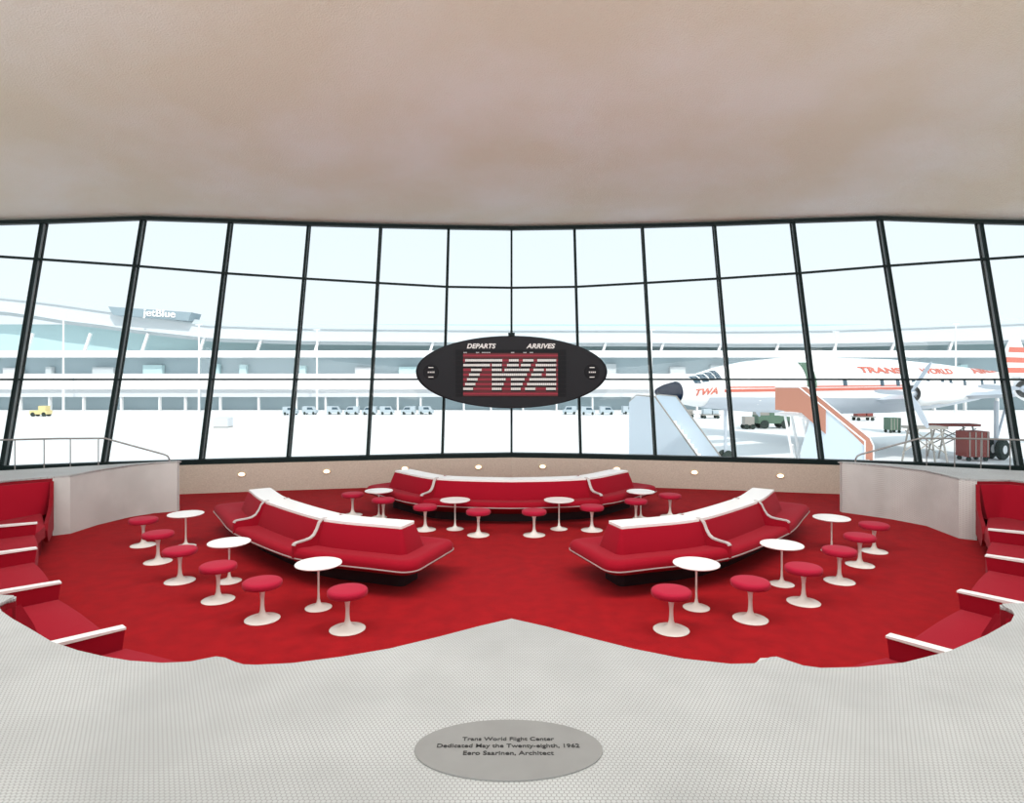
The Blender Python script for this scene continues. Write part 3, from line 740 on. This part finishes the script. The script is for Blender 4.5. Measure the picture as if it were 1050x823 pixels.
for i, px in enumerate(vans):
    d = 84+random.uniform(-1, 1); p = D(px, 388, d); loc = (p.x, d, AZ)
    lb = 'small grey-blue baggage tug parked in the row along the far terminal'
    if v0 is None: v0 = make_van(); v0.location = loc; v0['label'] = lb; v0['group'] = 'baggage tugs along the far terminal'
    else: dup(v0, loc, random.choice([0, PI, .1, -.1]), lb, 'baggage tugs along the far terminal')
p = D(229, 433, 62)
t = thing('cargo_container', 'pale grey container alone on the open apron at left', 'container', (p.x, 62, AZ))
bm = bmesh.new(); box(bm, (0, 0, .55), (1.4, 1.2, .9)); obj('body', bm, M['bldwhite'], t, bevel=.03)
bm = bmesh.new(); box(bm, (0, 0, .05), (1.4, 1.2, .1)); obj('pallet', bm, M['steel'], t)
p = D(42, 410, 80)
t = thing('baggage_tractor', 'yellow tractor parked by the terminal at far left', 'vehicle', (p.x, 80, AZ)); t.scale = (.7, .7, .7)
bm = bmesh.new(); box(bm, (0, 0, .75), (3.2, 1.4, .7)); box(bm, (.6, 0, 1.5), (1.3, 1.3, .9)); obj('body', bm, M['yellow'], t, bevel=.05)
for x in (-1, 1):
    for y in (-.6, .6):
        bm = bmesh.new(); lathe(bm, [(0, -.12), (.4, -.12), (.4, .12), (0, .12)], 16, Matrix.Translation((x, y, .4)) @ Matrix.Rotation(PI/2, 4, 'X')); obj('wheel', bm, M['tyre'], t)

# ---- airliner
N0 = Vector((7.55, 32.8, 0)); ax = Vector((.893, .45, 0)).normalized(); nn = Vector((ax.y, -ax.x, 0))
ST = [(0, 1.95, .05), (.15, 1.95, .2), (.6, 1.93, .40), (1.4, 1.92, .58), (2.6, 2.0, .86), (4.2, 2.12, 1.14), (6.4, 2.2, 1.42), (9.5, 2.25, 1.64), (14, 2.2, 1.76), (20, 2.15, 1.78), (25, 2.15, 1.55), (29.5, 2.2, 1.2), (34, 2.4, .7), (38, 2.6, .2)]
def fz(s):
    for a, b in zip(ST, ST[1:]):
        if a[0] <= s <= b[0]: t_ = (s-a[0])/(b[0]-a[0]); return a[1]+(b[1]-a[1])*t_, a[2]+(b[2]-a[2])*t_
    return ST[-1][1:]
def sof(px):
    k = (px-CX)/F; return (k*N0.y-N0.x)/(ax.x-k*ax.y)
def surf(s, h, e=.02):
    zc, r = fz(s); rr = r+e; h = max(-rr*.98, min(rr*.98, h)); return N0+ax*s+nn*math.sqrt(rr*rr-h*h)+Vector((0, 0, zc+h))
plane = thing('airliner', 'white propeller airliner with red stripe and black nose parked outside at right', 'aircraft', (N0.x, N0.y, AZ))
poff = -Vector(plane.location)
def pp(name, bm, mat, par=None, **k):
    bmesh.ops.translate(bm, vec=poff, verts=bm.verts); return obj(name, bm, mat, par or plane, **k)
def fus(s0, s1, mat, name, e=0):
    bm = bmesh.new(); rings = []; ns = sorted(set([s0, s1]+[s0+(s1-s0)*i/30 for i in range(31)]+[a[0] for a in ST if s0 < a[0] < s1])); n = 32
    for s in ns:
        zc, r = fz(s); r += e
        rings.append([bm.verts.new(N0+ax*s+nn*r*math.cos(2*PI*k/n)+Vector((0, 0, zc+r*math.sin(2*PI*k/n)))) for k in range(n)])
    for a, b in zip(rings, rings[1:]):
        for k in range(n): bm.faces.new((a[k], a[(k+1) % n], b[(k+1) % n], b[k]))
    bm.faces.new(rings[0][::-1]); bm.faces.new(rings[-1]); return pp(name, bm, mat, smooth=50)
fus(1.4, 38, M['planewhite'], 'fuselage'); fus(0, 1.4, M['navy'], 'nose_cone')
def patch(s0, s1, h0, h1, e=.02, ns=6, nh=3, hf=None):
    bm = bmesh.new(); g = [[bm.verts.new(surf(s0+(s1-s0)*i/ns, (hf(s0+(s1-s0)*i/ns) if hf else 0)+h0+(h1-h0)*j/nh, e)) for j in range(nh+1)] for i in range(ns+1)]
    for i in range(ns):
        for j in range(nh): bm.faces.new((g[i][j], g[i+1][j], g[i+1][j+1], g[i][j+1]))
    bmesh.ops.recalc_face_normals(bm, faces=bm.faces)
    r = bmesh.ops.extrude_face_region(bm, geom=bm.faces[:]); vv = [q for q in r['geom'] if isinstance(q, bmesh.types.BMVert)]
    bmesh.ops.translate(bm, vec=-nn*.03, verts=vv); return bm
# silver belly
bm = bmesh.new(); g = []
for i in range(41):
    s = 3+30*i/40; zc, r = fz(s); r += .01
    g.append([bm.verts.new(N0+ax*s+nn*r*math.cos(a)+Vector((0, 0, zc+r*math.sin(a)))) for a in [PI+ (25+130*k/12)*PI/180 for k in range(13)]])
for i in range(40):
    for j in range(12): bm.faces.new((g[i][j], g[i+1][j], g[i+1][j+1], g[i][j+1]))
pp('belly', bm, M['silver'], smooth=60)
zs = lambda s: (2.02+.03*(s-5)/10)-fz(s)[0]
pp('cheat_line', patch(sof(728), sof(902), -.10, .06, ns=30, hf=zs), M['planered']); pp('cheat_line', patch(sof(730), sof(902), .12, .20, ns=30, hf=zs), M['planered'])
def ptext(s, pxa, pxb, h, size, sh=0):
    sa, sb = sof(pxa), sof(pxb); bm = text_bm(s, size, 0, sh, .02); bmesh.ops.subdivide_edges(bm, edges=bm.edges[:], cuts=1)
    xs_ = [v.co.x for v in bm.verts]; a, b = min(xs_), max(xs_)
    for v in bm.verts: v.co = surf(sa+(sb-sa)*(v.co.x-a)/(b-a), h+v.co.y, .03)
    pp('lettering', bm, M['planered'])
ptext('TRANS', 858, 901, .98, .5); ptext('WORLD', 921, 957, .98, .5); ptext('AIRLINES', 982, 1036, 1.0, .5); ptext('TWA', 703, 722, -.07, .48, .3)
for px in (840, 877, 893, 909, 925, 941, 950, 966, 987, 1003, 1020, 1038):
    s = sof(px); pp('cabin_window', patch(s-.16, s+.16, .02, .42, .03, 2, 2), M['darkglass'])
for i, (a, b) in enumerate(((704, 709), (710.5, 716), (717.5, 722), (723, 727))):
    pp('cockpit_window', patch(sof(a), sof(b), .42+.05*i, .80+.07*i, .03, 3, 2), M['darkglass'])
s = sof(803); pp('door', patch(s, s+.75, -.1, 1.35, .05, 3, 5), M['green'])
# wings (root, tip) low on the body
def wing(sd):
    bm = bmesh.new(); A = []
    for o_, le, te, z, th in ((0, 15.5, 23.5, 1.2, .55), (5, 17.0, 23.2, 1.6, .40), (18, 20.5, 22.6, 2.6, .14)):
        p = N0+nn*o_*sd
        A.append([bm.verts.new(p+ax*s_+Vector((0, 0, z+dz))) for s_, dz in ((le, 0), (le+(te-le)*.15, th/2), (le+(te-le)*.5, th*.45), (te, 0), (le+(te-le)*.5, -th*.4), (le+(te-le)*.15, -th/2))])
    for a, b in zip(A, A[1:]):
        for k in range(6): bm.faces.new((a[k], a[(k+1) % 6], b[(k+1) % 6], b[k]))
    bm.faces.new(A[0]); bm.faces.new(A[-1][::-1]); return pp('wing', bm, M['silver'], smooth=40)
for sd in (1, -1):
    wg = wing(sd)
    for o_, s0 in ((5.5, 13.05), (10, 14.6)):
        z = 1.45+.07*o_
        R_ = Matrix.Translation(N0+nn*o_*sd+ax*s0+Vector((0, 0, z))) @ Matrix(((ax.x, nn.x, 0, 0), (ax.y, nn.y, 0, 0), (0, 0, 1, 0), (0, 0, 0, 1))) @ Matrix.Rotation(PI/2, 4, 'Y')
        bm = bmesh.new(); lathe(bm, [(.45, 0), (.58, .08), (.66, .4), (.68, 1.4), (.62, 1.45), (.62, 3.0), (.35, 5.5), (0, 6.2)], 28, R_); en = pp('engine', bm, M['planewhite'], smooth=35)
        bm = bmesh.new(); lathe(bm, [(0, -.35), (.12, -.3), (.2, -.05), (.22, .1), (0, .1)], 20, R_); pp('spinner', bm, M['silver'], en, smooth=50)
        bm = bmesh.new()
        for k in range(3):
            a_ = PI/2*.3+k*2*PI/3; q = [(.12, -.06), (.7, -.13), (1.7, -.12), (2.0, -.04), (2.0, .04), (1.7, .12), (.7, .13), (.12, .06)]
            ra = R_ @ Matrix.Rotation(a_, 4, 'Z')
            hexa(bm, [ra @ Vector((x, y, -.2+y*.4)) for x, y in q], [ra @ Vector((x, y, -.16+y*.4)) for x, y in q])
        pp('propeller', bm, M['silver'], en)
    # main gear
    c0 = N0+nn*5.5*sd+ax*21.4
    bm = bmesh.new(); tube(bm, [c0+Vector((0, 0, 1.3)), c0+Vector((0, 0, AZ+.6))], .12, 8); tube(bm, [c0+ax*1.2+Vector((0, 0, 1.2)), c0+Vector((0, 0, AZ+1.1))], .07, 8); lg = pp('landing_gear', bm, M['silver'])
    for e in (-.32, .32):
        cw = c0+nn*e+Vector((0, 0, AZ+.62))
        Rw = Matrix.Translation(cw) @ Matrix(((ax.x, nn.x, 0, 0), (ax.y, nn.y, 0, 0), (0, 0, 1, 0), (0, 0, 0, 1))) @ Matrix.Rotation(PI/2, 4, 'X')
        bm = bmesh.new(); lathe(bm, [(.26, -.16), (.55, -.16), (.62, -.09), (.62, .09), (.55, .16), (.26, .16)], 28, Rw); pp('tyre', bm, M['tyre'], lg, smooth=40)
        bm = bmesh.new(); lathe(bm, [(0, -.13), (.27, -.15), (.27, .15), (0, .13)], 20, Rw); pp('wheel_hub', bm, M['white'], lg)
c0 = N0+ax*5.0
bm = bmesh.new(); tube(bm, [c0+Vector((0, 0, 1.1)), c0+Vector((0, 0, AZ+.4))], .09, 8); lg = pp('landing_gear', bm, M['silver'])
for e in (-.2, .2):
    Rw = Matrix.Translation(c0+nn*e+Vector((0, 0, AZ+.42))) @ Matrix(((ax.x, nn.x, 0, 0), (ax.y, nn.y, 0, 0), (0, 0, 1, 0), (0, 0, 0, 1))) @ Matrix.Rotation(PI/2, 4, 'X')
    bm = bmesh.new(); lathe(bm, [(0, -.1), (.36, -.1), (.42, 0), (.36, .1), (0, .1)], 24, Rw); pp('tyre', bm, M['tyre'], lg)
# tail: stabiliser with three fins
bm = bmesh.new(); A = []
for o_, le, te in ((-7.5, 34.6, 36.2), (0, 33.5, 37.3), (7.5, 34.6, 36.2)):
    A.append([bm.verts.new(N0+nn*o_+ax*s_+Vector((0, 0, 2.8+dz))) for s_, dz in ((le, 0), ((le+te)/2, .15), (te, 0), ((le+te)/2, -.15))])
for a, b in zip(A, A[1:]):
    for k in range(4): bm.faces.new((a[k], a[(k+1) % 4], b[(k+1) % 4], b[k]))
bm.faces.new(A[0]); bm.faces.new(A[-1][::-1]); pp('tailplane', bm, M['planewhite'])
for o_ in (0, 7):
    pr = [(33.9, 1.6), (36.6, 1.5), (37.2, 2.6), (37.0, 4.4), (36.2, 5.5), (35.2, 5.6), (34.4, 4.6), (33.9, 3.0)]
    if o_ == 0: pr = [(a, z+.3) for a, z in pr]
    bm = bmesh.new(); hexa(bm, [N0+nn*(o_-.1)+ax*a+Vector((0, 0, z)) for a, z in pr], [N0+nn*(o_+.1)+ax*a+Vector((0, 0, z)) for a, z in pr]); fn = pp('tail_fin', bm, M['planewhite'])
    for zz in (2.3, 3.1, 3.9, 4.7):
        bm = bmesh.new(); qq = [(34.15 if zz < 4 else 34.5, zz), (37.05, zz), (37.1, zz+.4), (34.2 if zz < 4 else 34.6, zz+.4)]; hexa(bm, [N0+nn*(o_-.13)+ax*a+Vector((0, 0, z)) for a, z in qq], [N0+nn*(o_+.13)+ax*a+Vector((0, 0, z)) for a, z in qq]); pp('fin_stripe', bm, M['planered'], fn)

# ---- boarding stairs
def stairs(label, loc, rz, H, L, W, canopy, B):
    """B: height of the lowest step above the apron (the flight stands on a wheeled chassis)"""
    t = thing('boarding_stairs', label, 'boarding stairs', loc, rz)
    n = 14; zl = lambda x: H+(B-H)*x/L
    for y in (-W/2, W/2):
        near = y < 0
        if canopy:
            if near: pr = [(L*.22, zl(L*.22)+.6), (L*.45, zl(L*.45)+1.15), (L, B+.9), (L, .35), (-.1, .45), (.1, H-1.4)]
            else: pr = [(0, H-.1), (L, B), (L, .35), (-.1, .45)]
            m_ = M['bluewhite'] if near else M['white']
        else: pr = [(-1.1, H+.75), (-.75, H+1.0), (.1, H+.95), (L, B+1.0), (L, .25), (-.8, .25), (-1.1, H*.6)]; m_ = M['bluewhite']
        bm = bmesh.new(); hexa(bm, [(x, y-.03, z) for x, z in pr], [(x, y+.03, z) for x, z in pr]); obj('side_panel', bm, m_, t)
        if canopy:
            if near: pr = [(-.95, H+1.1), (-.0, H+1.1), (L*.42, zl(L*.42)+1.1), (L*.42, zl(L*.42)+.1), (.1, H+.05), (-.95, H+.15)]; rl_ = [(-.95, H+1.13), (0, H+1.13), (L, B+1.13), (L, .5)]
            else: pr = [(-.95, H+1.1), (-.0, H+1.1), (L, B+1.1), (L+.12, B+.8), (L+.12, .3), (L-.35, .3), (L-.35, zl(L-.35)), (0, H-.05), (-.95, H-.1)]; rl_ = [(-.95, H+1.13), (0, H+1.13), (L, B+1.13), (L+.15, B+.8), (L+.15, .3)]
            bm = bmesh.new(); hexa(bm, [(x, y*1.05-.03, z) for x, z in pr], [(x, y*1.05+.03, z) for x, z in pr]); obj('balustrade', bm, M['coral'], t)
            bm = bmesh.new(); tube(bm, [(x, y*1.05, z) for x, z in rl_], .035, 6); obj('handrail', bm, M['white'], t)
        else:
            bm = bmesh.new(); tube(bm, [(-1.1, y, H+.77), (-.75, y, H+1.02), (.1, y, H+.98), (L, y, B+1.02), (L, y, .25)], .03, 6); obj('handrail', bm, M['steel'], t)
    bm = bmesh.new()
    for k in range(n): box(bm, (L*(k+.5)/n, 0, H-(H-B)*(k+1)/n+.1), (L/n+.03, W-.08, .2))
    obj('steps', bm, M['white'], t)
    bm = bmesh.new(); box(bm, (-.5, 0, H-.05), (1.0, W-.08, .1)); obj('platform', bm, M['white'], t)
    bm = bmesh.new(); box(bm, (L*.45, 0, .36), (L*1.0, W*.7, .16))
    for y in (-W*.4, W*.4):
        beam(bm, (-.1, y, .4), (-.6, y, H-.1), .09, .09); beam(bm, (.7, y, .4), (.1, y, H-.2), .08, .08); beam(bm, (-.1, y, .5), (.2, y, H*.7), .06, .06)
    beam(bm, (-.2, -W*.4, .6), (-.3, W*.4, H*.6), .06, .06); beam(bm, (-.2, W*.4, .6), (-.3, -W*.4, H*.6), .06, .06)
    obj('chassis', bm, M['white'] if canopy else M['steel'], t)
    for x in (.3, L*.8):
        for y in (-W*.4, W*.4):
            bm = bmesh.new(); lathe(bm, [(0, -.1), (.28, -.1), (.3, 0), (.28, .1), (0, .1)], 18, Matrix.Translation((x, y, .3)) @ Matrix.Rotation(PI/2, 4, 'X')); obj('wheel', bm, M['tyre'], t)
    return t
stairs('plain pale blue-white boarding stairs standing before the airliner nose', (5.75, 23.6, AZ), math.radians(-50), 3.2, 2.1, 1.3, False, .9)
stairs('boarding stairs with coral balustrades leading up to the airliner door', (12.75, 27.3, AZ), math.radians(-35), 3.35, 2.45, 1.7, True, 1.2)

# ---- ground equipment
p = D(791, 430, 61)
t = thing('apron_truck', 'old olive green open truck parked beyond the airliner belly', 'truck', (p.x, 61, AZ), .05)
bm = bmesh.new(); prof = [(-1.6, .5), (1.5, .5), (1.5, 1.15), (.5, 1.25), (.3, 1.9), (-.5, 1.9), (-.5, 1.3), (-1.6, 1.3)]; hexa(bm, [(x, -.7, z) for x, z in prof], [(x, .7, z) for x, z in prof]); obj('body', bm, M['green'], t, bevel=.04)
bm = bmesh.new(); box(bm, (-1.05, 0, 1.75), (1.1, 1.3, .9)); obj('cargo', bm, M['steel'], t)
for x in (-1, 1.05):
    for y in (-.68, .68):
        bm = bmesh.new(); lathe(bm, [(0, -.12), (.2, -.12), (.42, -.1), (.42, .1), (.2, .12), (0, .12)], 18, Matrix.Translation((x, y, .42)) @ Matrix.Rotation(PI/2, 4, 'X')); obj('wheel', bm, M['tyre'], t)
p = D(767, 432, 60)
t = thing('generator_cart', 'small grey generator cart left of the olive truck', 'cart', (p.x, 60, AZ))
bm = bmesh.new(); box(bm, (0, 0, .8), (.9, .9, .8)); obj('body', bm, M['steel'], t, bevel=.03)
for x in (-.3, .3):
    for y in (-.42, .42): bm = bmesh.new(); lathe(bm, [(0, -.06), (.25, -.06), (.25, .06), (0, .06)], 14, Matrix.Translation((x, y, .25)) @ Matrix.Rotation(PI/2, 4, 'X')); obj('wheel', bm, M['tyre'], t)
def trestle(px, d, label, h, w_, topm):
    p = D(px, 388, d); t = thing('work_stand', label, 'work stand', (p.x, d, AZ))
    bm = bmesh.new(); box(bm, (0, 0, h), (w_, 1.0, .14)); obj('platform', bm, topm, t)
    for x in (-w_*.4, w_*.4):
        for y in (-.4, .4):
            bm = bmesh.new(); tube(bm, [(x*1.25, y*1.3, 0), (x*.8, y, h)], .05, 6); obj('leg', bm, M['steel'], t)
    bm = bmesh.new()
    for y in (-.45, .45): tube(bm, [(-w_*.48, y, h*.35), (w_*.40, y, h*.9)], .035, 6); tube(bm, [(w_*.48, y, h*.35), (-w_*.40, y, h*.9)], .035, 6)
    obj('brace', bm, M['steel'], t)
trestle(948, 34, 'steel trestle work stand under the airliner engine', 2.2, 1.9, M['steel'])
trestle(978, 38.5, 'longer steel work stand right of the engine, by the red crate', 2.0, 2.6, M['brown'])
def crate(px, d, label, w_, h, m_):
    p = D(px, 388, d); t = thing('equipment_crate', label, 'crate', (p.x, d, AZ))
    bm = bmesh.new(); box(bm, (0, 0, .25+h/2), (w_, 1.0, h)); obj('body', bm, m_, t, bevel=.03)
    bm = bmesh.new()
    for k in range(4): box(bm, (-w_*.4+k*w_*.27, -.51, .25+h/2), (.06, .05, h*.95))
    obj('batten', bm, M['steel'], t)
    for x in (-w_*.38, w_*.38):
        for y in (-.38, .38):
            bm = bmesh.new(); lathe(bm, [(0, -.05), (.13, -.05), (.13, .05), (0, .05)], 12, Matrix.Translation((x, y, .13)) @ Matrix.Rotation(PI/2, 4, 'X')); obj('caster', bm, M['tyre'], t)
crate(997, 37, 'dark red crate on casters left of the airliner main wheels', 1.3, 1.5, M['brown'])
crate(915, 56, 'green equipment crate seen below the airliner fuselage', 1.0, 1.1, M['green'])
def barrow(px, d, label, m_):
    p = D(px, 388, d); t = thing('baggage_cart', label, 'cart', (p.x, d, AZ))
    bm = bmesh.new(); box(bm, (0, 0, .45), (2.2, 1.2, .12)); obj('deck', bm, M['steel'], t)
    bm = bmesh.new(); box(bm, (-.4, 0, .85), (1.0, .9, .65)); box(bm, (.6, 0, .75), (.7, .8, .45)); obj('load', bm, m_, t, bevel=.04)
    for x in (-.8, .8):
        for y in (-.5, .5): bm = bmesh.new(); lathe(bm, [(0, -.07), (.2, -.07), (.2, .07), (0, .07)], 14, Matrix.Translation((x, y, .2)) @ Matrix.Rotation(PI/2, 4, 'X')); obj('wheel', bm, M['tyre'], t)
barrow(702, 78, 'small loaded cart on the apron just right of the black nose', M['steel'])
barrow(728, 76, 'small loaded cart on the apron right of the lone cart by the nose', M['vanblue'])
barrow(885, 72, 'loaded cart on the far apron below the aircraft cabin', M['brown'])
